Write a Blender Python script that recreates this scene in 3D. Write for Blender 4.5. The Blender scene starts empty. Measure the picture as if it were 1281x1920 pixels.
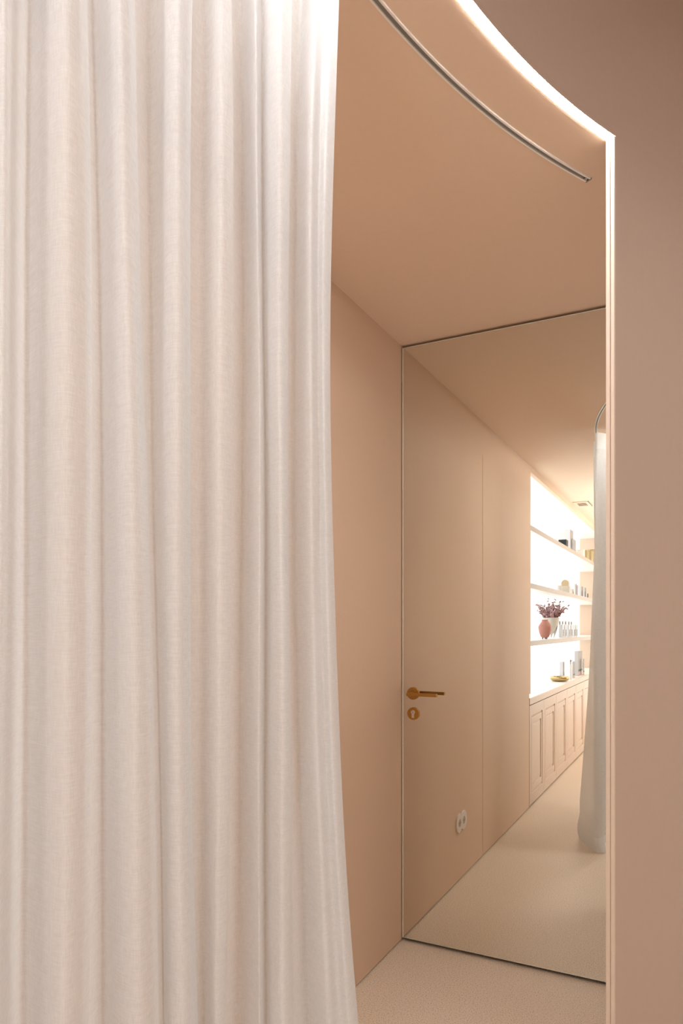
import bpy, bmesh, math, random
from mathutils import Vector, Matrix

random.seed(7)
sc = bpy.context.scene
C = sc.collection

# ------------------------------------------------------------------ camera
F = 1306.0                     # focal length in pixels of the 1281 x 1920 frame
TH = math.atan(680 / F)        # yaw of the camera away from the corridor axis
EYE = 1.317
H = 2.5                        # corridor ceiling height
YM = 2.715                     # mirror plane
XL = -1.129                    # left wall plane
cam = bpy.data.cameras.new('camera')
co = bpy.data.objects.new('camera', cam)
C.objects.link(co)
cam.sensor_fit = 'VERTICAL'
cam.sensor_height = 36.0
cam.sensor_width = 24.0
cam.lens = F / 1920 * 36
cam.shift_y = (1176 - 960) / 1920
cam.clip_start = 0.02
co.location = (0, 0, EYE)
co.rotation_euler = (math.pi / 2, 0, TH)
sc.camera = co

# ------------------------------------------------------------------ world, exposure, lamps
w = bpy.data.worlds.new('world')
sc.world = w
w.use_nodes = True
w.node_tree.nodes['Background'].inputs[0].default_value = (1, .9, .8, 1)
w.node_tree.nodes['Background'].inputs[1].default_value = 0.3
sc.view_settings.view_transform = 'Standard'
sc.view_settings.look = 'None'
sc.view_settings.gamma = 1
sc.view_settings.exposure = 0.06
LED_POWER = 98.0
NICHE_POWER = 1.45
ROOM_POWER = 34.0
WINDOW_POWER = 1.6
CX, CY = 1.807, 0.73           # centre of the round room
RW = 2.262                     # its inner wall radius
RT = 2.40                      # curtain track radius


def area(name, loc, size, power, col, rot=(0, 0, 0), size_y=None, shape='SQUARE', spread=math.pi):
    l = bpy.data.lights.new(name, 'AREA')
    l.energy = power
    l.color = col
    l.shape = shape
    l.size = size
    if size_y:
        l.shape = 'RECTANGLE'
        l.size_y = size_y
    l.spread = spread
    o = bpy.data.objects.new(name, l)
    o.location = loc
    o.rotation_euler = rot
    C.objects.link(o)
    return o


area('round_room_ceiling_light', (CX - .3, CY - .5, 2.98), 1.2, ROOM_POWER, (1, .985, .96), shape='DISK')

area('added_corridor_fill', (-.32, -2.0, 1.75), .3, 33, (.82, .92, 1), rot=(math.pi, 0, 0), size_y=3.0)  # unseen lamp without a fixture, added to brighten the ceiling by the niche

area('added_corridor_fill', (.02, 2.47, .9), .28, 2.6, (1, .97, .94), rot=(math.pi, 0, 0))  # second added lamp, hidden past the curved wall, lifts the mirror-end ceiling

# ------------------------------------------------------------------ helpers
S_, C_ = math.sin(TH), math.cos(TH)


def srgb(r, g, b):
    f = lambda c: (c / 255 / 12.92) if c <= 10 else ((c / 255 + .055) / 1.055) ** 2.4
    return (f(r), f(g), f(b), 1)


def ray(px):
    """direction in plan of the sight line through a pixel column, one unit of depth long"""
    a = (px - 640.5) / F
    return a * C_ - S_, a * S_ + C_


def seen_in_mirror(px, X):
    """plan point at X = const seen in the mirror: real Y and the optical depth"""
    dx, dy = ray(px)
    t = X / dx
    return 2 * YM - dy * t, t


def zof(py, t):
    return EYE - (py - 1176) / F * t


def pol(r, a, z=0):
    return Vector((CX - r * math.cos(a), CY + r * math.sin(a), z))


def mat(name, col, rough=.6, metal=0, bump=0, bscale=200, emis=None, estr=0, spec=.5, noise=0, nscale=60):
    m = bpy.data.materials.new(name)
    m.use_nodes = True
    nt = m.node_tree
    b = nt.nodes['Principled BSDF']
    b.inputs['Base Color'].default_value = col
    b.inputs['Roughness'].default_value = rough
    b.inputs['Metallic'].default_value = metal
    b.inputs['Specular IOR Level'].default_value = spec
    if emis:
        b.inputs['Emission Color'].default_value = emis
        b.inputs['Emission Strength'].default_value = estr
    tc = nt.nodes.new('ShaderNodeTexCoord')
    if noise:
        n = nt.nodes.new('ShaderNodeTexNoise')
        n.inputs['Scale'].default_value = nscale
        n.inputs['Detail'].default_value = 4
        nt.links.new(tc.outputs['Object'], n.inputs['Vector'])
        r = nt.nodes.new('ShaderNodeMapRange')
        r.inputs['From Min'].default_value = .3
        r.inputs['From Max'].default_value = .7
        r.inputs['To Min'].default_value = 1 - noise
        r.inputs['To Max'].default_value = 1 + noise
        nt.links.new(n.outputs['Fac'], r.inputs['Value'])
        mx = nt.nodes.new('ShaderNodeVectorMath')
        mx.operation = 'SCALE'
        mx.inputs[0].default_value = col[:3]
        nt.links.new(r.outputs['Result'], mx.inputs['Scale'])
        nt.links.new(mx.outputs['Vector'], b.inputs['Base Color'])
    if bump:
        n2 = nt.nodes.new('ShaderNodeTexNoise')
        n2.inputs['Scale'].default_value = bscale
        n2.inputs['Detail'].default_value = 3
        nt.links.new(tc.outputs['Object'], n2.inputs['Vector'])
        bp = nt.nodes.new('ShaderNodeBump')
        bp.inputs['Strength'].default_value = bump
        bp.inputs['Distance'].default_value = .001
        nt.links.new(n2.outputs['Fac'], bp.inputs['Height'])
        nt.links.new(bp.outputs['Normal'], b.inputs['Normal'])
    return m


WALLCOL = (.81, .60, .44, 1)
M = {}
M['wall'] = mat('peach wall paint', WALLCOL, .75, bump=.06, bscale=350, noise=.008, spec=.25)
M['panel'] = mat('peach satin panel', WALLCOL, .6, bump=.03, bscale=250, noise=.006, spec=.3)
M['ceil'] = mat('peach ceiling paint', (.82, .62, .47, 1), .7, bump=.05, bscale=300, noise=.008, spec=.25)
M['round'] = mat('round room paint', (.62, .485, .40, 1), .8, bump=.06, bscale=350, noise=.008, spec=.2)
M['jamb'] = mat('cream door lining', (.80, .67, .56, 1), .5)
M['white'] = mat('white lacquer', (.86, .85, .83, 1), .35)
M['shelf'] = mat('cream shelf lacquer', (.50, .44, .39, 1), .4)
M['glass_back'] = mat('backlit opal glass', (.80, .82, .84, 1), .08, spec=.6, emis=(.97, .985, 1, 1), estr=NICHE_POWER)
M['led'] = mat('led diffuser', (1, 1, 1, 1), .5, emis=(1, .985, .96, 1), estr=LED_POWER)
M['led_cool'] = mat('led cool diffuser', (1, 1, 1, 1), .5, emis=(1, .975, .96, 1), estr=NICHE_POWER)
M['steel'] = mat('brushed steel', (.75, .74, .70, 1), .28, 1)
M['alu'] = mat('aluminium channel', (.92, .90, .86, 1), .5, .45)
M['dark'] = mat('dark recess', (.03, .022, .017, 1), .8)
M['channel'] = mat('grey channel floor', (.24, .225, .20, 1), .5, .3)
M['brass'] = mat('aged brass', (.46, .25, .065, 1), .34, 1, bump=.1, bscale=400)
M['gold'] = mat('polished gold', (.56, .42, .21, 1), .14, 1)
M['goldsatin'] = mat('satin gold', (.42, .35, .20, 1), .32, 1)
M['silver'] = mat('silver', (.40, .37, .36, 1), .22, 1)
M['shadeface'] = mat('carton side in painted shade', (.33, .31, .30, 1), .5)  # shade on the corridor-facing carton sides, put into the colour
M['darkface'] = mat('dark print and painted shade', (.05, .045, .045, 1), .5)  # dark print; on carton sides the colour also carries their shade
M['cream'] = mat('cream ceramic', (.62, .58, .52, 1), .4, bump=.05, bscale=80)
M['carton'] = mat('white carton', (.67, .67, .70, 1), .5)
M['pink'] = mat('pink ceramic', (.50, .225, .175, 1), .5, bump=.05, bscale=120)
M['black'] = mat('black box board', (.008, .015, .017, 1), .45)
M['socket'] = mat('white socket plastic', (.86, .78, .70, 1), .4)
M['socket_in'] = mat('grey socket well', (.50, .44, .36, 1), .5)
M['cabinet'] = mat('peach cabinet lacquer', (.70, .54, .43, 1), .38, spec=.5)
M['leaf'] = mat('mauve leaf', (.46, .28, .29, 1), .55, noise=.3, nscale=40)
M['stem'] = mat('dark stem', (.12, .07, .06, 1), .6)
M['beigeband'] = mat('beige carton band', (.55, .45, .38, 1), .5)
M['lid'] = mat('pale gold lid', (.5, .40, .26, 1), .4, .8)

# mirror
m = mat('mirror', (.82, .815, .76, 1), 0.0, 1)
m.node_tree.nodes['Principled BSDF'].inputs['Roughness'].default_value = 0
M['mirror'] = m

# floor: speckled beige linoleum
m = bpy.data.materials.new('speckled linoleum')
m.use_nodes = True
nt = m.node_tree
b = nt.nodes['Principled BSDF']
tc = nt.nodes.new('ShaderNodeTexCoord')
n1 = nt.nodes.new('ShaderNodeTexNoise')
n1.inputs['Scale'].default_value = 240
n1.inputs['Detail'].default_value = 3
nt.links.new(tc.outputs['Object'], n1.inputs['Vector'])
r1 = nt.nodes.new('ShaderNodeValToRGB')
e = r1.color_ramp.elements
e[0].position = .33
e[0].color = (.42, .32, .24, 1)
e[1].position = .66
e[1].color = (.90, .80, .68, 1)
k = e.new(.45)
k.color = (.80, .68, .55, 1)
k = e.new(.56)
k.color = (.84, .72, .59, 1)
nt.links.new(n1.outputs['Fac'], r1.inputs['Fac'])
nt.links.new(r1.outputs['Color'], b.inputs['Base Color'])
b.inputs['Roughness'].default_value = .38
b.inputs['Specular IOR Level'].default_value = .45
bp = nt.nodes.new('ShaderNodeBump')
bp.inputs['Strength'].default_value = .15
bp.inputs['Distance'].default_value = .001
nt.links.new(n1.outputs['Fac'], bp.inputs['Height'])
nt.links.new(bp.outputs['Normal'], b.inputs['Normal'])
M['floor'] = m


def cloth_mat(name, col, transp, transl):
    m = bpy.data.materials.new(name)
    m.use_nodes = True
    nt = m.node_tree
    nt.nodes.clear()
    out = nt.nodes.new('ShaderNodeOutputMaterial')
    d = nt.nodes.new('ShaderNodeBsdfDiffuse')
    t = nt.nodes.new('ShaderNodeBsdfTranslucent')
    tr = nt.nodes.new('ShaderNodeBsdfTransparent')
    d.inputs['Color'].default_value = col
    t.inputs['Color'].default_value = col
    m1 = nt.nodes.new('ShaderNodeMixShader')
    m2 = nt.nodes.new('ShaderNodeMixShader')
    m1.inputs[0].default_value = transl
    nt.links.new(d.outputs[0], m1.inputs[1])
    nt.links.new(t.outputs[0], m1.inputs[2])
    nt.links.new(m1.outputs[0], m2.inputs[1])
    nt.links.new(tr.outputs[0], m2.inputs[2])
    nt.links.new(m2.outputs[0], out.inputs['Surface'])
    # woven threads: small uneven openings and a fine relief
    uv = nt.nodes.new('ShaderNodeTexCoord')
    mp = nt.nodes.new('ShaderNodeMapping')
    mp.inputs['Scale'].default_value = (900, 900, 90)
    nt.links.new(uv.outputs['Object'], mp.inputs['Vector'])
    ns = nt.nodes.new('ShaderNodeTexNoise')
    ns.inputs['Scale'].default_value = 1
    nt.links.new(mp.outputs[0], ns.inputs['Vector'])
    mp2 = nt.nodes.new('ShaderNodeMapping')
    mp2.inputs['Scale'].default_value = (60, 60, 1100)
    nt.links.new(uv.outputs['Object'], mp2.inputs['Vector'])
    ns2 = nt.nodes.new('ShaderNodeTexNoise')
    ns2.inputs['Scale'].default_value = 1
    nt.links.new(mp2.outputs[0], ns2.inputs['Vector'])
    ad = nt.nodes.new('ShaderNodeMath')
    nt.links.new(ns.outputs['Fac'], ad.inputs[0])
    nt.links.new(ns2.outputs['Fac'], ad.inputs[1])
    rg = nt.nodes.new('ShaderNodeMapRange')
    rg.inputs['From Min'].default_value = .7
    rg.inputs['From Max'].default_value = 1.3
    rg.inputs['To Min'].default_value = transp - .06
    rg.inputs['To Max'].default_value = transp + .06
    nt.links.new(ad.outputs[0], rg.inputs['Value'])
    nt.links.new(rg.outputs[0], m2.inputs[0])
    bp = nt.nodes.new('ShaderNodeBump')
    bp.inputs['Strength'].default_value = .12
    bp.inputs['Distance'].default_value = .0006
    nt.links.new(ad.outputs[0], bp.inputs['Height'])
    nt.links.new(bp.outputs[0], d.inputs['Normal'])
    return m


M['cloth'] = cloth_mat('sheer white linen', (.925, .945, .965, 1), .17, .40)
M['cloth_double'] = cloth_mat('doubled linen', (.925, .945, .965, 1), .06, .3)


def obj(name, bm, mm, parent=None, smooth=False, bevel=0, seg=2):
    me = bpy.data.meshes.new(name)
    bmesh.ops.recalc_face_normals(bm, faces=bm.faces)
    bm.to_mesh(me)
    bm.free()
    o = bpy.data.objects.new(name, me)
    C.objects.link(o)
    if isinstance(mm, (list, tuple)):
        for q in mm:
            me.materials.append(q)
    else:
        me.materials.append(mm)
    if smooth:
        for p in me.polygons:
            p.use_smooth = True
    if bevel:
        bv = o.modifiers.new('bevel', 'BEVEL')
        bv.width = bevel
        bv.segments = seg
        bv.limit_method = 'ANGLE'
    if parent:
        o.parent = parent
    return o


def tag(o, label=None, cat=None, group=None, kind=None):
    if label:
        o['label'] = label
    if cat:
        o['category'] = cat
    if group:
        o['group'] = group
    if kind:
        o['kind'] = kind
    return o


def thing(name, label, cat, loc=(0, 0, 0), rz=0, group=None, kind=None):
    o = bpy.data.objects.new(name, None)
    o.empty_display_size = .05
    C.objects.link(o)
    o.location = loc
    o.rotation_euler = (0, 0, rz)
    return tag(o, label, cat, group, kind)


def box(bm, x0, x1, y0, y1, z0, z1, mi=0):
    r = bmesh.ops.create_cube(bm, size=1)
    for v in r['verts']:
        v.co = Vector(((x0 + x1) / 2 + v.co.x * (x1 - x0), (y0 + y1) / 2 + v.co.y * (y1 - y0), (z0 + z1) / 2 + v.co.z * (z1 - z0)))
    for f in {f for v in r['verts'] for f in v.link_faces}:
        f.material_index = mi
    return bm


def bx(*a):
    bm = bmesh.new()
    box(bm, *a)
    return bm


def lathe(bm, prof, n=32, c=(0, 0, 0), caps=True):
    rings = []
    for r, z in prof:
        rings.append([bm.verts.new((c[0] + r * math.cos(2 * math.pi * i / n), c[1] + r * math.sin(2 * math.pi * i / n), c[2] + z)) for i in range(n)])
    for a, b_ in zip(rings, rings[1:]):
        for i in range(n):
            bm.faces.new((a[i], a[(i + 1) % n], b_[(i + 1) % n], b_[i]))
    if caps:
        bm.faces.new(rings[0][::-1])
        bm.faces.new(rings[-1])
    return bm


def tube(bm, pts, r, n=8):
    pts = [Vector(p) for p in pts]
    rings = []
    for i, p in enumerate(pts):
        d = (pts[min(i + 1, len(pts) - 1)] - pts[max(i - 1, 0)]).normalized()
        u = d.cross(Vector((0, 0, 1)))
        if u.length < .05:
            u = d.cross(Vector((1, 0, 0)))
        u.normalize()
        v = d.cross(u)
        rr = r[i] if isinstance(r, (list, tuple)) else r
        rings.append([bm.verts.new(p + u * rr * math.cos(2 * math.pi * k / n) + v * rr * math.sin(2 * math.pi * k / n)) for k in range(n)])
    for a, b_ in zip(rings, rings[1:]):
        for i in range(n):
            bm.faces.new((a[i], a[(i + 1) % n], b_[(i + 1) % n], b_[i]))
    bm.faces.new(rings[0][::-1])
    bm.faces.new(rings[-1])
    return bm


def ring(bm, prof, a0, a1, n=96, closed=True, caps=True):
    """sweep a profile of (radius, z) round the centre of the round room"""
    rings = []
    for i in range(n + 1):
        a = a0 + (a1 - a0) * i / n
        rings.append([bm.verts.new(pol(r, a, z)) for r, z in prof])
    m_ = len(prof)
    fs = []
    for A, B in zip(rings, rings[1:]):
        for j in range(m_ if closed else m_ - 1):
            fs.append((j, bm.faces.new((A[j], A[(j + 1) % m_], B[(j + 1) % m_], B[j]))))
    if closed and caps:
        bm.faces.new(rings[0][::-1])
        bm.faces.new(rings[-1])
    return fs


rad = math.radians
A_J = rad(28.05)      # jamb of the opening the camera looks through
A_S = rad(-45)        # the other jamb, behind the curtain

# ------------------------------------------------------------------ structure
o = obj('floor', bx(-1.5, 4.3, -6.2, 3.3, -.05, 0), M['floor'])
tag(o, 'speckled beige linoleum floor with a soft sheen', 'floor', kind='structure')

# corridor ceiling: everything between the corridor walls and the rim of the round room
bm = bmesh.new()
RC = RW + .022
pts = [Vector((-1.16, 2.80, H))]
xa = CX - math.sqrt(RC ** 2 - (2.80 - CY) ** 2)
pts.append(Vector((xa, 2.80, H)))
aa = math.asin((2.80 - CY) / RC)
ab = -math.acos((CX - 1.2) / RC)
for i in range(97):
    pts.append(pol(RC, aa + (ab - aa) * i / 96, H))
pts += [Vector((1.2, -6.05, H)), Vector((-1.16, -6.05, H))]
vs = [bm.verts.new(p) for p in pts]
vt = [bm.verts.new(p + Vector((0, 0, .02))) for p in pts]
fa = bm.faces.new(vs)
fb = bm.faces.new(vt)
for i in range(len(vs)):
    j = (i + 1) % len(vs)
    bm.faces.new((vs[i], vs[j], vt[j], vt[i]))
bmesh.ops.triangulate(bm, faces=[fa, fb])
tag(obj('ceiling', bm, M['ceil']), 'smooth peach ceiling in front of and reflected in the mirror', 'ceiling', kind='structure')

bm = lathe(bmesh.new(), [(RW + .03, 3.05), (RW + .03, 3.08)], 96, (CX, CY, 0))
tag(obj('ceiling', bm, M['round']), 'higher ceiling of the round room above the picture', 'ceiling', kind='structure')

# round room wall, header over the opening
bm = bmesh.new()
T = .022
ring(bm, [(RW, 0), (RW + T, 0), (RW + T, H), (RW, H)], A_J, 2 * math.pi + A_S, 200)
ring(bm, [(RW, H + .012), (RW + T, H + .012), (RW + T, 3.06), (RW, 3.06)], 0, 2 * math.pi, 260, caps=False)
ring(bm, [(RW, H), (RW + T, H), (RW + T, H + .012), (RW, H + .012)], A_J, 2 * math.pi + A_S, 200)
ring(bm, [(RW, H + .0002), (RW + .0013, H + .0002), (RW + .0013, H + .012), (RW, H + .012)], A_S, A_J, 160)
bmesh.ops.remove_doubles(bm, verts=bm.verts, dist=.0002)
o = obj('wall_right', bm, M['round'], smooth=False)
tag(o, 'curved matte peach wall right of the opening', 'wall', kind='structure')

# thin upright lining on the wall's end, two ribs and a groove
tr = thing('trim_1', 'slim cream upright lining at the end of the curved wall, lit from above', 'trim', kind='structure')
def arcbox(r0, r1, da0, da1, z0, z1, n=1):
    bm = bmesh.new()
    ring(bm, [(r0, z0), (r1, z0), (r1, z1), (r0, z1)], A_J + da0, A_J + da1, n)
    return bm
obj('lining_face', arcbox(RW + .0115, RW + T, -.0026, -.0001, 0, H - .0005), M['jamb'], tr)
obj('lining_edge', arcbox(RW + .0002, RW + .0098, -.0020, -.0001, 0, H - .0005), M['jamb'], tr)

# LED line along the rim of the ceiling
led = thing('led_strip', 'glowing white light line curving along the ceiling edge above the opening', 'light strip', pol(RW, 0, H))
bm = bmesh.new()
ring(bm, [(RW + .0015, H - .0009), (RW + T - .0025, H - .0009), (RW + T - .0025, H + .0115), (RW + .0015, H + .0115)], A_S + .002, A_J - .0005, 160)
for v in bm.verts:
    v.co -= led.location
obj('diffuser', bm, M['led'], led)

# left wall
YB = .256
YE = -4.0
def wbox(bm, y0, y1, z0, z1, depth=.03):
    return box(bm, XL - depth, XL, y0, y1, z0, z1)
lw = thing('wall_left', 'flush peach wall panels with a fine vertical joint', 'wall', (XL, 0, 0), kind='structure')
def wl(name, bm, mm, **k):
    for v in bm.verts:
        v.co.x -= XL
    return obj(name, bm, mm, lw, **k)
bm = bmesh.new()
wbox(bm, 1.508, 2.80, .006, H)
wl('wall_panel', bm, M['panel'])
bm = bmesh.new()
wbox(bm, .303, 1.5025, .006, 2.306)
wbox(bm, .256, .303, .83, 2.306)
wbox(bm, .256, 1.508, 2.306, H)
wl('wall_panel', bm, M['panel'])
bm = bmesh.new()
wbox(bm, YE, YB, 2.457, H)
wl('niche_header', bm, M['panel'])
bm = bmesh.new()
wbox(bm, -6.05, YE, 0, H, .30)
wl('wall_panel', bm, M['panel'])
bm = bmesh.new()
box(bm, XL - .30, XL - .031, .30, 2.80, 0, H)
box(bm, XL - .035, XL - .0305, YE, .32, 0, .01)
wl('wall_core', bm, M['dark'])

# niche lining
nw = thing('wall_niche', 'bright white glass back and peach ends of the shelving niche', 'wall', (XL, 0, 0), kind='structure')
XBK = XL - .30
obj('back_glass', bx(-.32, -.30, YE, YB + .04, .78, H), M['glass_back'], nw)
obj('end_panel', bx(-.30, -.0, YE - .001, YE + .012, .797, 2.457), M['cabinet'], nw)
obj('end_panel', bx(-.30, -.03, YB, YB + .04, .797, 2.457), M['white'], nw)
obj('top_panel', bx(-.30, -.03, YE, YB, 2.457, 2.50), M['white'], nw)

# far wall behind the mirror door
bm = bmesh.new()
box(bm, -1.44, 1.2, 2.762, 2.80, 0, H)
o = obj('wall_back', bm, M['dark'])
tag(o, 'dark shadow gap round the mirrored door', 'wall', kind='structure')
bm = bmesh.new()
box(bm, -.16, .9, 2.715, 2.762, 0, H)
tag(obj('wall_back', bm, M['wall']), 'peach wall right of the mirrored door', 'wall', kind='structure')
# end of the corridor behind the camera, with its window, and the corridor's other side
bm = bmesh.new()
box(bm, -1.44, -.85, -6.05, -6.0, 0, H)
box(bm, .75, 1.25, -6.05, -6.0, 0, H)
box(bm, -.85, .75, -6.05, -6.0, 2.2, H)
tag(obj('wall_front', bm, M['wall']), 'corridor end wall around its glazed opening', 'wall', kind='structure')
bm = bmesh.new()
for a_ in ((-6.05, -5.8, 0, H), (-1.9, -1.4, 0, H), (-5.8, -1.9, 0, .06), (-5.8, -1.9, 2.44, H)):
    box(bm, 1.2, 1.25, *a_)
tag(obj('wall_right', bm, M['wall']), 'side wall of the far corridor', 'wall', kind='structure')
wn = thing('window_1', 'glazed daylight opening at the corridor end', 'window', (-.05, -6.0, 0), kind='structure')
M['day'] = mat('daylight glass', (1, 1, 1, 1), .3, emis=(.93, .97, 1, 1), estr=WINDOW_POWER)
obj('pane', bx(-.76, .76, -.03, -.02, .04, 2.16), M['day'], wn)
bm = bmesh.new()
for a_ in ((-.8, .8, 0, .04), (-.8, .8, 2.16, 2.2), (-.8, -.76, .04, 2.16), (.76, .8, .04, 2.16), (-.02, .02, .04, 2.16)):
    box(bm, a_[0], a_[1], -.05, 0, a_[2], a_[3])
obj('window_frame', bm, M['white'], wn)

w2 = thing('added_glazing', 'tall glowing glazing opposite the shelving niche, unseen and added for its light', 'window', (1.225, -3.85, 0), kind='structure')  # unseen glowing panes, added to light the ceiling, cupboard doors and floor
obj('pane', bx(0, .01, -1.93, 1.93, .08, 2.42), M['day'], w2)
bm = bmesh.new()
for i in range(5):
    y = -1.94 + i * .97
    box(bm, -.02, .02, y - .012, y + .012, .06, 2.44)
box(bm, -.02, .02, -1.95, 1.95, .06, .08)
box(bm, -.02, .02, -1.95, 1.95, 2.42, 2.44)
obj('window_frame', bm, M['white'], w2)

# ------------------------------------------------------------------ mirrored door
dr = thing('door_1', 'full height mirrored door with brass lever at the corridor end', 'door', (-.64, YM, 0), kind='structure')
def dl(name, x0, x1, y0, y1, z0, z1, mm, **k):
    return obj(name, bx(x0 + .64, x1 + .64, y0 - YM, y1 - YM, z0, z1), mm, dr, **k)
dl('mirror_panel', -1.120, -.165, YM, YM + .006, .0165, 2.487, M['mirror'])
dl('door_leaf', -1.120, -.165, YM + .0062, YM + .042, .0145, 2.489, M['dark'])
bm = bmesh.new()
box(bm, -1.1252 + .64, -1.1202 + .64, -.0015, .042, .0148, 2.489)
box(bm, -1.1225 + .64, -.165 + .64, -.0015, .042, 2.4872, 2.4895)
box(bm, -1.1225 + .64, -.165 + .64, -.0015, .042, .0148, .0162)
M['edge'] = mat('satin aluminium edge', (.86, .83, .76, 1), .4, .4)
obj('metal_edge', bm, M['edge'], dr)
# lever
def disc(r, y0, y1, bev=.001):
    bm = lathe(bmesh.new(), [(r - bev, 0), (r, bev), (r, y1 - y0 - bev), (r - bev, y1 - y0)], 48)
    bmesh.ops.rotate(bm, verts=bm.verts, cent=(0, 0, 0), matrix=Matrix.Rotation(math.pi / 2, 3, 'X'))
    for v in bm.verts:
        v.co.y += -y0
    return bm
XH, ZH, ZK = -1.0757 + .64, 1.041, .957
hd = bpy.data.objects.new('door_handle', None)
C.objects.link(hd)
hd.parent = dr
hd.location = (XH, 0, ZH)
tag(hd, 'brass lever on a round rose')
obj('rose', disc(.026, 0, .008), M['brass'], hd, smooth=False)
obj('neck', tube(bmesh.new(), [(0, -.008, 0), (0, -.050, 0)], .0085, 24), M['brass'], hd, smooth=False)
bm = bmesh.new()
box(bm, -.011, .121, -.054, -.040, -.0065, .0065)
obj('lever', bm, M['brass'], hd, bevel=.002)
lk = bpy.data.objects.new('keyhole_rose', None)
C.objects.link(lk)
lk.parent = dr
lk.location = (XH + .0015, 0, ZK)
tag(lk, 'round brass keyhole plate with steel cylinder')
obj('plate', disc(.026, 0, .008), M['brass'], lk)
bm = disc(.0085, 0, .0105, .0006)
for v in bm.verts:
    v.co.z += .006
box(bm, -.005, .005, -.0104, 0, -.017, .004)
obj('lock_cylinder', bm, M['steel'], lk)
bm = bmesh.new()
box(bm, -.0008, .0008, -.0108, -.010, .001, .011)
obj('key_slot', bm, M['dark'], lk)

# ------------------------------------------------------------------ curtain track
tk = thing('curtain_track', 'curved aluminium curtain track on the peach ceiling', 'curtain track', pol(RT, 0, H))
A_T1 = math.asin((1.93 - CY) / RT)
A_T0 = rad(-32)
def tprof(bm, prof, a0=A_T0, a1=A_T1, n=140):
    ring(bm, prof, a0, a1, n)
    for v in bm.verts:
        v.co -= tk.location
    return bm
bm = bmesh.new()
ring(bm, [(RT - .0085, H - .0045), (RT - .0045, H - .0045), (RT - .0045, H), (RT - .0085, H)], A_T0, A_T1, 140)
ring(bm, [(RT + .0045, H - .0045), (RT + .0085, H - .0045), (RT + .0085, H), (RT + .0045, H)], A_T0, A_T1, 140)
for v in bm.verts:
    v.co -= tk.location
obj('rail', bm, M['alu'], tk)
obj('channel', tprof(bmesh.new(), [(RT - .0045, H - .0008), (RT + .0045, H - .0008), (RT + .0045, H), (RT - .0045, H)]), M['channel'], tk)
obj('end_cap', tprof(bmesh.new(), [(RT - .0085, H - .005), (RT + .0085, H - .005), (RT + .0085, H - .0003), (RT - .0085, H - .0003)], A_T1, A_T1 + .0016, 1), M['channel'], tk)
obj('screw', tprof(bmesh.new(), [(RT - .005, H - .0048), (RT + .004, H - .0048), (RT + .004, H - .001), (RT - .005, H - .001)], A_T1 - .0060, A_T1 - .0022, 2), M['silver'], tk)

# ------------------------------------------------------------------ curtain
# fold line in plan at three heights: sight-line column and radius (ridges small, valleys large)
K = [
    (-800, -800, -800, 2.42), (-720, -715, -720, 2.345), (-650, -650, -655, 2.35), (-640, -640, -645, 2.42), (-560, -560, -560, 2.42),
    (-520, -520, -520, 2.35), (-430, -430, -430, 2.345), (-380, -380, -380, 2.36), (-360, -360, -360, 2.42), (-280, -280, -280, 2.41),
    (-230, -230, -230, 2.35), (-150, -150, -150, 2.35), (-120, -120, -120, 2.415), (-60, -60, -60, 2.42), (-20, -25, -22, 2.37),
    (14, 0, -4, 2.345), (35, 11, 10, 2.358), (58, 45, 48, 2.405), (80, 82, 84, 2.37), (112, 125, 112, 2.343), (150, 170, 158, 2.352),
    (140, 158, 146, 2.39), (170, 190, 190, 2.41), (197, 217, 226, 2.37), (222, 250, 266, 2.343), (247, 282, 303, 2.352), (236, 269, 291, 2.40),
    (275, 294, 307, 2.43), (304, 306, 312, 2.40), (316, 314, 320, 2.36), (340, 337, 347, 2.343), (363, 361, 374, 2.352),
    (352, 348, 362, 2.378), (382, 380, 386, 2.385), (410, 412, 406, 2.352), (430, 434, 424, 2.352), (417, 421, 411, 2.40),
    (452, 453, 448, 2.42), (470, 474, 478, 2.385), (481, 486, 488, 2.365), (492, 496, 500, 2.39), (508, 508, 513, 2.365), (530, 526, 533, 2.343),
    (549, 541, 552, 2.350), (536, 528, 539, 2.392), (562, 555, 572, 2.405), (590, 588, 612, 2.352), (606, 604, 632, 2.355),
    (616, 616, 648, 2.338), (628, 630, 663, 2.345), (626, 627, 660, 2.368), (614, 612, 640, 2.395)]
END = [((600, 2.405), (590, 2.425), (520, 2.46))]
ZK3 = (2.2, 1.30, .72)
def lag(z, v):
    z = max(min(z, 2.46), .25)
    a, b_, c = ZK3
    return (v[0] * (z - b_) * (z - c) / ((a - b_) * (a - c)) + v[1] * (z - a) * (z - c) / ((b_ - a) * (b_ - c)) + v[2] * (z - a) * (z - b_) / ((c - a) * (c - b_)))
def hit(px, r):
    dx, dy = ray(px)
    A = dx * dx + dy * dy
    B = -2 * (dx * CX + dy * CY)
    Cc = CX * CX + CY * CY - r * r
    t = (-B + math.sqrt(B * B - 4 * A * Cc)) / (2 * A)
    return Vector((dx * t, dy * t, 0))
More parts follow.
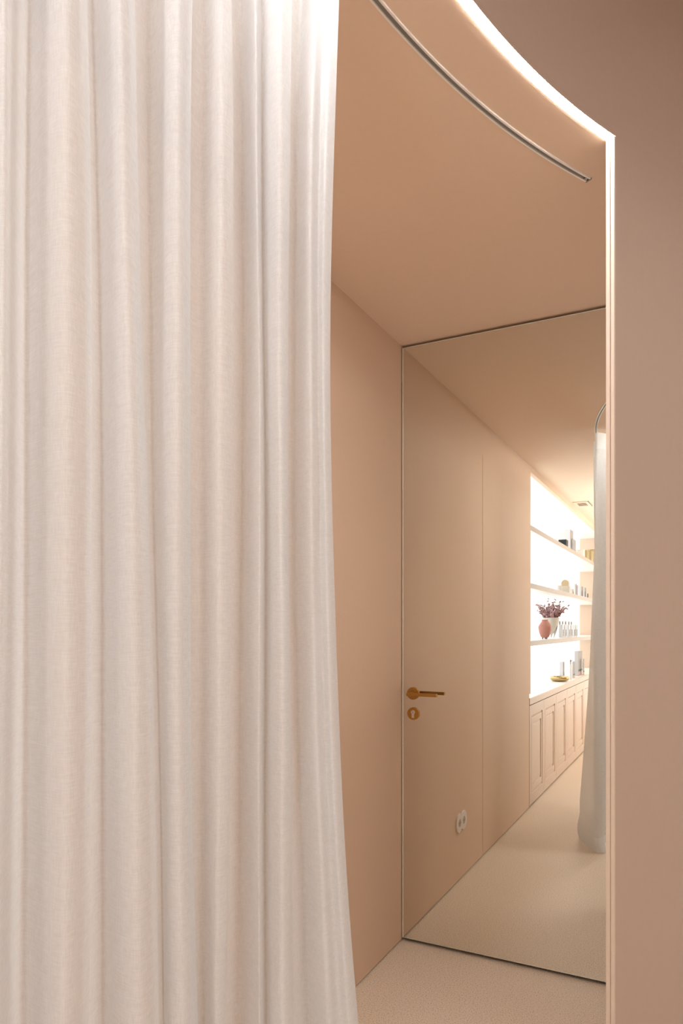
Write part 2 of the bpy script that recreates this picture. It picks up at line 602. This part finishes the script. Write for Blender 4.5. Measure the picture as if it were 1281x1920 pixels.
def fold_row(z, sub=7):
    P = []
    for k_ in K:
        P.append(hit(lag(z, k_[:3]), k_[3]))
    for e_ in END:
        P.append(hit(lag(z, [q[0] for q in e_]), lag(z, [q[1] for q in e_])))
    out = []
    for i in range(len(P) - 1):
        p0, p1, p2, p3 = P[max(i - 1, 0)], P[i], P[i + 1], P[min(i + 2, len(P) - 1)]
        # centripetal Catmull-Rom keeps the tight folds round
        def tj(t, a, b_):
            return t + max((b_ - a).length, 1e-5) ** .5
        t0 = 0
        t1 = tj(t0, p0, p1)
        t2 = tj(t1, p1, p2)
        t3 = tj(t2, p2, p3)
        for s in range(sub):
            t = t1 + (t2 - t1) * s / sub
            A1 = p0 * ((t1 - t) / (t1 - t0)) + p1 * ((t - t0) / (t1 - t0))
            A2 = p1 * ((t2 - t) / (t2 - t1)) + p2 * ((t - t1) / (t2 - t1))
            A3 = p2 * ((t3 - t) / (t3 - t2)) + p3 * ((t - t2) / (t3 - t2))
            B1 = A1 * ((t2 - t) / (t2 - t0)) + A2 * ((t - t0) / (t2 - t0))
            B2 = A2 * ((t3 - t) / (t3 - t1)) + A3 * ((t - t1) / (t3 - t1))
            out.append(B1 * ((t2 - t) / (t2 - t1)) + B2 * ((t - t1) / (t2 - t1)))
    out.append(P[-1])
    for it in range(1):
        out = [out[0]] + [(out[i - 1] + out[i] * 2 + out[i + 1]) / 4 for i in range(1, len(out) - 1)] + [out[-1]]
    # slow drift of the cloth down its length
    cen = Vector((CX, CY, 0))
    res = []
    for i, p in enumerate(out):
        d = (p - cen).normalized()
        off = .0022 * math.sin(z * 3.1 + i * .045) + .0012 * math.sin(z * 7.3 + i * .11 + 1)
        if z < .16:
            u = 1 - z / .16
            off += .010 * math.sin(u * math.pi * 1.5 - .9) * (1 + .4 * math.sin(i * .17)) + .007
        res.append(Vector((p.x, p.y, z)) + d * off)
    return res
ct = thing('curtain', 'sheer off-white floor length curtain hanging in loose folds beside the opening', 'curtain', pol(RT, rad(-8), 0))
ZT = 2.475
zs = [.09, .11, .13, .15, .17] + [.2 + (2.38 - .2) * i / 44 for i in range(45)]
zh = [2.38, 2.40, 2.42, 2.44, 2.46, ZT]
def sheet(zl, off=0.0):
    bm = bmesh.new()
    rows = []
    for z in zl:
        pr = fold_row(z)
        if off:
            cen = Vector((CX, CY, 0))
            q = []
            for i, p in enumerate(pr):
                a = pr[max(i - 1, 0)]
                b_ = pr[min(i + 1, len(pr) - 1)]
                d = (b_ - a).normalized()
                q.append(p + Vector((-d.y, d.x, 0)) * off)
            pr = q
        rows.append([bm.verts.new(p - ct.location) for p in pr])
    for A, B in zip(rows, rows[1:]):
        for i in range(len(A) - 1):
            bm.faces.new((A[i], A[i + 1], B[i + 1], B[i]))
    return bm
obj('cloth', sheet(zs), M['cloth'], ct, smooth=True)
obj('heading_tape', sheet(zh), M['cloth_double'], ct, smooth=True)
obj('hem', sheet([.004, .012, .022, .035, .05, .07, .09]), M['cloth_double'], ct, smooth=True)
for i in range(12):
    a = rad(4.9) - i * rad(3.1)
    p = pol(RT, a, 0) - ct.location
    bm = bmesh.new()
    box(bm, p.x - .003, p.x + .003, p.y - .005, p.y + .005, ZT - .02, H - .0055)
    obj('glider', bm, M['white'], ct)

# ------------------------------------------------------------------ joinery in the niche
ND, PITCH, Y0 = 8, .52, .29
wt = obj('worktop', bx(-.2995, .0, YE + .012 - YB, YB - YB + 0, -.035, 0), M['white'])
wt.location = (XL, YB, .796)
M['worktop'] = mat('white worktop', (.86, .84, .82, 1), .25)
tag(wt, 'long cream worktop running over the panelled cupboards', 'worktop')
o = obj('front_edge', bx(-.001, .004, YE + .012 - YB, .044, -.047, .001), M['cabinet'], wt)
words = ['nearest the plain wall panel', 'second from the plain wall panel', 'third from the plain wall panel', 'fourth from the plain wall panel',
         'fifth from the plain wall panel and beside the curtain', 'just beyond the curtain edge', 'seventh along, behind the curtain', 'last at the far niche end']
def door_mesh(wd, z0, z1):
    """raised and fielded door front, built in the plane X = 0 facing +X"""
    bm = bmesh.new()
    y0, y1 = -wd / 2, wd / 2
    steps = [(0, 0, .0), (0, 0, .018), (.060, .075, .018), (.064, .079, .010), (.072, .087, .010), (.076, .091, .016), (.105, .135, .016), (.109, .139, .007), (.118, .148, .007), (.124, .154, .012)]
    rings = []
    for iy, iz, x in steps:
        rings.append([bm.verts.new((x, y0 + iy, z0 + iz)), bm.verts.new((x, y1 - iy, z0 + iz)), bm.verts.new((x, y1 - iy, z1 - iz)), bm.verts.new((x, y0 + iy, z1 - iz))])
    for A, B in zip(rings, rings[1:]):
        for i in range(4):
            bm.faces.new((A[i], A[(i + 1) % 4], B[(i + 1) % 4], B[i]))
    bm.faces.new(rings[-1])
    bm.faces.new(rings[0][::-1])
    return bm
cab0 = None
for i in range(ND):
    y1 = Y0 - i * PITCH
    wd = PITCH if i < ND - 1 else (y1 - YE - .012)
    yc = y1 - wd / 2
    lab = 'peach panelled cupboard under the worktop, ' + words[i]
    if i in (0, ND - 1):
        cb = thing('cupboard', lab, 'cupboard', (XL, yc, 0), group='panelled cupboards under the shelves')
        top = .742
        bm = bmesh.new()
        x0 = -.29
        for a_ in ((x0, -.021, -wd / 2 + .001, -wd / 2 + .018, .03, top), (x0, -.021, wd / 2 - .018, wd / 2 - .001, .03, top), (x0, -.021, -wd / 2 + .018, wd / 2 - .018, .03, .048),
                   (x0, x0 + .01, -wd / 2 + .018, wd / 2 - .018, .048, top), (x0, -.05, -wd / 2 + .001, wd / 2 - .001, 0, .03)):
            box(bm, *a_)
        obj('body', bm, M['cabinet'], cb)
        bm = door_mesh(wd - .004, .012, top)
        for v in bm.verts:
            v.co.x -= .018
        obj('door', bm, M['cabinet'], cb)
        if i == 0:
            cab0 = cb
    else:
        cb = cab0.copy()
        C.objects.link(cb)
        cb.location = (XL, yc, 0)
        cb['label'] = lab
        for ch in cab0.children:
            c_ = ch.copy()
            C.objects.link(c_)
            c_.parent = cb

ZS = (2.068, 1.642, 1.216)
for z, nm in zip(ZS, ('topmost', 'middle', 'lowest')):
    sh = obj('shelf', bx(-.2995, -.0025, YE + .012 - YB, 0, -.038, 0), M['white'])
    obj('front_edge', bx(-.0024, 0, YE + .012 - YB, 0, -.038, 0), M['shelf'], sh)
    sh.location = (XL, YB, z)
    tag(sh, '%s long cream shelf board in the lit niche' % nm, 'shelf', group='shelf boards in the lit niche')

# ------------------------------------------------------------------ socket on the left wall
sk = thing('wall_socket', 'white double socket with two overlapping round plates low on the peach wall', 'socket', (XL, 1.911, .302))
def xdisc(r, x0, x1, yc, bev=.001, n=48):
    bm = lathe(bmesh.new(), [(r - bev, 0), (r, bev * .5), (r, x1 - x0 - bev), (r - bev, x1 - x0)], n)
    bmesh.ops.rotate(bm, verts=bm.verts, cent=(0, 0, 0), matrix=Matrix.Rotation(math.pi / 2, 3, 'Y'))
    for v in bm.verts:
        v.co.x += x0
        v.co.y += yc
    return bm
for y in (.0355, -.0355):
    fr = obj('plate', xdisc(.050, 0, .007 if y > 0 else .0073, y), M['socket'], sk)
    w_ = obj('socket_well', xdisc(.021, .0068, .0078, y), M['socket_in'], fr)
    bm = bmesh.new()
    for dy in (-.0095, .0095):
        t_ = xdisc(.0028, .0076, .0082, y + dy, .0002, 12)
        me = bpy.data.meshes.new('t')
        t_.to_mesh(me)
        bm.from_mesh(me)
        t_.free()
        bpy.data.meshes.remove(me)
    obj('pin_hole', bm, M['dark'], fr)

# ------------------------------------------------------------------ ceiling grille
vt_ = thing('ceiling_vent', 'small square cream ceiling grille beside the shelving niche', 'vent', (-1.035, -1.56, H))
bm = bmesh.new()
VW, VL = .068, .135
for a_ in ((-VW, VW, -VL, -VL + .045), (-VW, VW, VL - .045, VL), (-VW, -VW + .025, -VL + .045, VL - .045), (VW - .025, VW, -VL + .045, VL - .045)):
    box(bm, a_[0], a_[1], a_[2], a_[3], -.008, -.0002)
obj('frame', bm, M['ceil'], vt_, bevel=.001)
obj('backing', bx(-VW + .02, VW - .02, -VL + .04, VL - .04, -.0015, -.0004), M['dark'], vt_)
for i in range(5):
    y = -VL + .055 + i * .0395 
    obj('slat', bx(-VW + .024, VW - .024, y - .005, y + .005, -.0035, -.002), M['ceil'], vt_)
bm = bmesh.new()
box(bm, VW + .001, VW + .006, -VL - .004, VL + .004, -.010, -.0002)
obj('edge_strip', bm, M['channel'], vt_)

# ------------------------------------------------------------------ things on the shelves
Z1, Z2, Z3, Z0 = ZS[0], ZS[1], ZS[2], .797

def place(px, X):
    return seen_in_mirror(px, X)

def carton(name, label, px0, px1, px2, XF, z, h, side=None, group=None, cat='box', body=None, band=None, stripe=None, lid=0):
    """box with its broad end toward the mirror: columns of its back edge, corner and far edge"""
    yn = place(px1, XF)[0]
    ys = place(px2, XF)[0]
    dx, dy = ray(px0)
    xb = max((2 * YM - yn) * dx / dy, XL - .296)
    d, wd = XF - xb, yn - ys
    r = thing(name, label, cat, ((XF + xb) / 2, (yn + ys) / 2, z), 0, group)
    obj('carton_body', bx(-d / 2, d / 2, -wd / 2, wd / 2, 0, h - lid), body or M['carton'], r, bevel=.0015)
    if lid:
        obj('lid', bx(-d / 2 - .001, d / 2 + .001, -wd / 2 - .001, wd / 2 + .001, h - lid, h), body or M['carton'], r, bevel=.003)
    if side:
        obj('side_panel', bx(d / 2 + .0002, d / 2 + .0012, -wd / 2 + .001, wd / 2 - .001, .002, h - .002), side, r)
    if stripe:
        obj('print', bx(d / 2 + .0013, d / 2 + .002, wd * .02, wd * .26, h * .08, h * .62), stripe, r)
        obj('print', bx(d / 2 + .0013, d / 2 + .002, -wd * .38, -wd * .22, h * .08, h * .95), stripe, r)
    if band:
        obj('printed_band', bx(d / 2 + .0013, d / 2 + .0018, -wd / 2, wd / 2, h * .17, h * .24), band, r)
        obj('printed_foot', bx(d / 2 + .0013, d / 2 + .0018, -wd / 2, wd / 2, 0, h * .13), M['pinkband'], r)
    return r

M['pinkband'] = mat('pinkish carton band', (.62, .42, .37, 1), .5)

def pot_(label, px, X, z, rr, h, mm, name, cat):
    y, t = place(px, X)
    o = thing(name, label, cat, (X, y, z))
    bm = lathe(bmesh.new(), [(rr * .94, 0), (rr, .004), (rr, h * .97), (rr * .97, h), (rr * .88, h), (rr * .86, h * .92)], 32)
    obj(name + '_body', bm, mm, o)
    return o

# topmost shelf
carton('box', 'small black box on the topmost shelf, in front of the tall white carton', 1047.5, 1062, 1065.5, -1.195, Z1, .108, body=M['black'], lid=.028)
carton('carton', 'tall white carton with a shade-darkened side behind the black box', 1040, 1069.5, 1075, -1.225, Z1, .262, side=M['shadeface'])
carton('carton', 'slimmer pale carton with a shade-darkened side just right of the tall white carton', 1072.5, 1076.3, 1080, -1.20, Z1, .165, side=M['shadeface'])
g = pot_('white rounded bowl on the topmost shelf beside the gold tins', 1087, -1.24, Z1, .058, .115, M['cream'], 'bowl', 'bowl')
obj('rim', lathe(bmesh.new(), [(.0585, .108), (.060, .112), (.0585, .116), (.052, .116), (.052, .108)], 32), M['cream'], g)
for px, X, rr, h, nm in ((1095.5, -1.225, .060, .13, 'short gold tin on the topmost shelf beside the white bowl'),
                         (1104, -1.205, .062, .145, 'gold tin with a white upright stripe in the middle of the topmost shelf tins'),
                         (1109, -1.24, .085, .205, 'tallest gold tin on the topmost shelf, against the curtain')):
    g = pot_(nm, px, X, Z1, rr, h, M['goldsatin'], 'tin', 'tin')
    obj('label_strip', bx(rr * .55, rr * .985, rr * .18, rr * .36, .01, h - .012), M['cream'], g)

# middle shelf
y, t = place(1060.5, -1.21)
g = thing('lidded_jar', 'white square jar with domed gold lid on the middle shelf', 'jar', (-1.21, y, Z2))
obj('jar_body', bx(-.044, .044, -.044, .044, 0, .078), M['cream'], g, bevel=.004)
bm = bmesh.new()
pr = [(-.034, .0785)] + [(-.034 * math.cos(math.pi * i / 16), .105 + .036 * math.sin(math.pi * i / 16)) for i in range(17)] + [(.034, .0785)]
A = [bm.verts.new((q[0], -.034, q[1])) for q in pr]
B = [bm.verts.new((q[0], .034, q[1])) for q in pr]
for i in range(len(pr)):
    j = (i + 1) % len(pr)
    bm.faces.new((A[i], A[j], B[j], B[i]))
bm.faces.new(A[::-1])
bm.faces.new(B)
obj('domed_lid', bm, M['lid'], g)
pot_('small frosted glass jar on the middle shelf left of the gold lidded jar', 1049.5, -1.24, Z2, .022, .08, M['cream'], 'jar', 'jar')
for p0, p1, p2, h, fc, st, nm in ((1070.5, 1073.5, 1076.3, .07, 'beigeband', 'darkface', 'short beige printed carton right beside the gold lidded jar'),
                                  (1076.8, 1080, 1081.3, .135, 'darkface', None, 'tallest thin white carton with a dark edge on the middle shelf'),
                                  (1081.6, 1082.3, 1084.6, .128, 'shadeface', None, 'carton with shade-grey front right behind the dark edged one on the middle shelf'),
                                  (1086.5, 1090, 1093.6, .128, 'shadeface', 'darkface', 'white printed carton with shade-grey side at the centre of the middle shelf row'),
                                  (1094.2, 1096, 1099, .128, 'shadeface', 'darkface', 'printed carton with shade-grey side, second from the curtain on the middle shelf'),
                                  (1100, 1101, 1103.6, .068, 'darkface', None, 'short carton with a dark side nearest the curtain on the middle shelf')):
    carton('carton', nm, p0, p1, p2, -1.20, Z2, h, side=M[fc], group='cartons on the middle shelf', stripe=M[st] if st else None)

# lowest shelf: pink vase
y, t = place(1022, -1.20)
pv = thing('vase', 'matte pink vase with narrow neck on the lowest shelf', 'vase', (-1.20, y, Z3))
prof = [(.024, .012), (.034, .020), (.046, .048), (.053, .080), (.0555, .102), (.053, .112), (.044, .128), (.032, .144), (.027, .152), (.027, .165), (.022, .165), (.022, .150)]
obj('vase_body', lathe(bmesh.new(), prof, 40), M['pink'], pv, smooth=True)
for i in range(3):
    a = i * 2.094 + .5
    obj('foot', lathe(bmesh.new(), [(.004, 0), (.006, .015)], 12, (.019 * math.cos(a), .019 * math.sin(a), 0)), M['darkface'], pv)
# white planter on three pointed feet
y, t = place(1033, -1.26)
pp = thing('planter', 'white planter on pointed tapering feet behind the pink vase, holding mauve foliage', 'planter', (-1.26, y, Z3), 1.25)
bm = bmesh.new()
n, zt, NR = 72, .188, 16
def prad(z):
    return .034 + .044 * (z / zt) ** .75
rows = []
for j in range(NR + 1):
    row = []
    for i in range(n):
        a = 2 * math.pi * i / n
        d = abs(((a * 3 / (2 * math.pi)) % 1.0) - .5) * 2      # 1 at the middle of a foot
        low = .12 * (1 - min(1.0, d / .95)) ** .8 if d < .95 else 0
        z = low + (zt - low) * j / NR
        rr = prad(z)
        row.append(bm.verts.new((rr * math.cos(a), rr * math.sin(a), z)))
    rows.append(row)
for A, B in zip(rows, rows[1:]):
    for i in range(n):
        bm.faces.new((A[i], A[(i + 1) % n], B[(i + 1) % n], B[i]))
o = obj('pot', bm, M['cream'], pp, smooth=True)
sd = o.modifiers.new('thick', 'SOLIDIFY')
sd.thickness = .004
obj('inner_bowl', lathe(bmesh.new(), [(.02, .085), (.052, .10), (.064, .17), (.066, .176)], 24), M['stem'], pp)
bs, bl = bmesh.new(), bmesh.new()
rnd = random.Random(3)
def leaf(bm, c, nrm, rr):
    nrm = nrm.normalized()
    u = nrm.orthogonal().normalized()
    u.rotate(Matrix.Rotation(rnd.random() * 6.28, 3, nrm))
    v = nrm.cross(u)
    cc = bm.verts.new(c + nrm * rr * .15)
    vs_ = [bm.verts.new(c + u * rr * math.cos(k * math.pi / 4) * 1.15 + v * rr * math.sin(k * math.pi / 4) * .85) for k in range(8)]
    for k in range(8):
        bm.faces.new((cc, vs_[k], vs_[(k + 1) % 8]))
for q_ in range(46):
    a = rnd.random() * 6.283
    sp = rnd.uniform(.15, 1)
    L = rnd.uniform(.11, .205)
    base = Vector((.03 * math.cos(a) * sp, .03 * math.sin(a) * sp, .168))
    d = Vector((math.cos(a) * sp * .9, math.sin(a) * sp * .9, 1.0)).normalized()
    pts = [base + d * L * (k / 7) + Vector((math.cos(a), math.sin(a), -.35)) * (.03 * (k / 7) ** 2 * sp) for k in range(8)]
    pts = [Vector((p.x if p.x * math.cos(1.25) - p.y * math.sin(1.25) > -.10 else p.x * .72, p.y if p.x * math.cos(1.25) - p.y * math.sin(1.25) > -.10 else p.y * .72, p.z)) for p in pts]
    tube(bs, pts, [.0016 * (1 - .6 * k / 7) for k in range(8)], 5)
    for k in range(1, 8):
        for q in range(4 if k < 6 else 2):
            off = Vector((rnd.uniform(-1, 1), rnd.uniform(-1, 1), rnd.uniform(-.6, .8)))
            leaf(bl, pts[k] + off * .013, off + Vector((.4, .5, .3)), rnd.uniform(.009, .0145) * (1 - .35 * k / 7))
obj('stems', bs, M['stem'], pp)
tag(obj('foliage', bl, M['leaf'], pp), 'mauve rounded leaves')

G3 = 'silver and dark printed cartons on the lowest shelf'
for p0, p1, p2, h, nm in ((1051.5, 1054.8, 1058.6, .128, 'printed carton nearest the white planter on the lowest shelf'),
                          (1058.8, 1060.2, 1063.3, .127, 'printed carton second from the white planter'),
                          (1063.8, 1067.0, 1070.6, .127, 'printed carton third from the white planter, right of a wider white end'),
                          (1070.8, 1071.7, 1074.5, .126, 'printed carton fourth from the white planter'),
                          (1075.2, 1076.9, 1079.7, .128, 'printed carton second from the far end of the lowest shelf row'),
                          (1079.9, 1080.6, 1083.3, .128, 'printed carton at the far end of the lowest shelf row')):
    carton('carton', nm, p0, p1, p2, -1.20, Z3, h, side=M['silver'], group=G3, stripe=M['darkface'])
for px, nm in ((1049.6, 'slim silver bottle just right of the white planter'), (1055.0, 'slim silver bottle behind the first printed carton'),
               (1060.6, 'slim silver bottle behind the second printed carton'), (1066.6, 'slim silver bottle behind the third printed carton'), (1071.4, 'slim silver bottle behind the fourth printed carton')):
    X = -1.262
    y, t = place(px, X)
    o = thing('bottle', nm, 'bottle', (X, y, Z3), 0, 'slim bottles behind the cartons')
    obj('bottle_body', lathe(bmesh.new(), [(.0105, 0), (.011, .003), (.011, .120), (.008, .126)], 20), M['carton'], o)
    obj('cap', lathe(bmesh.new(), [(.0085, .1262), (.009, .130), (.009, .160), (.008, .162)], 20), M['silver'], o)

# worktop
y, t = place(1049.5, -1.235)
gb = thing('bowl', 'shallow polished gold bowl on the worktop', 'bowl', (-1.235, y, Z0))
prof = [(.045, .001), (.075, .006), (.088, .020), (.092, .036), (.089, .046), (.085, .046), (.087, .036), (.081, .021), (.065, .009), (.02, .006)]
obj('bowl_body', lathe(bmesh.new(), prof, 48), M['gold'], gb, smooth=True)
G0 = 'cartons on the worktop'
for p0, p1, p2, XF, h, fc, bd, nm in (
        (1049, 1055.9, 1058.7, -1.335, .150, 'shadeface', None, 'square white carton behind the gold bowl'),
        (1072.8, 1074.9, 1078.3, -1.185, .170, 'shadeface', 'darkface', 'white carton with dark band, second tallest in the worktop row'),
        (1077.4, 1084.8, 1091.9, -1.20, .262, 'shadeface', 'darkface', 'largest carton with shade-grey front and dark band on the worktop'),
        (1093.0, 1094.0, 1095.8, -1.17, .175, 'shadeface', 'darkface', 'slim carton on the worktop nearest the curtain')):
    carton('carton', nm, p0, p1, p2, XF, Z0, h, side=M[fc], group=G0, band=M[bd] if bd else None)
X = -1.18
y, t = place(1070, X)
o = thing('bottle', 'clear pump bottle on the worktop between gold bowl and banded carton', 'bottle', (X, y, Z0))
M['clear'] = mat('milky glass', (.82, .80, .80, 1), .15)
obj('bottle_body', lathe(bmesh.new(), [(.012, 0), (.013, .003), (.013, .14), (.008, .15)], 24), M['clear'], o)
obj('pump', lathe(bmesh.new(), [(.006, .1505), (.006, .175), (.010, .178), (.010, .192), (.006, .196)], 20), M['silver'], o)
obj('nozzle', bx(.009, .028, -.003, .003, .183, .190), M['silver'], o)
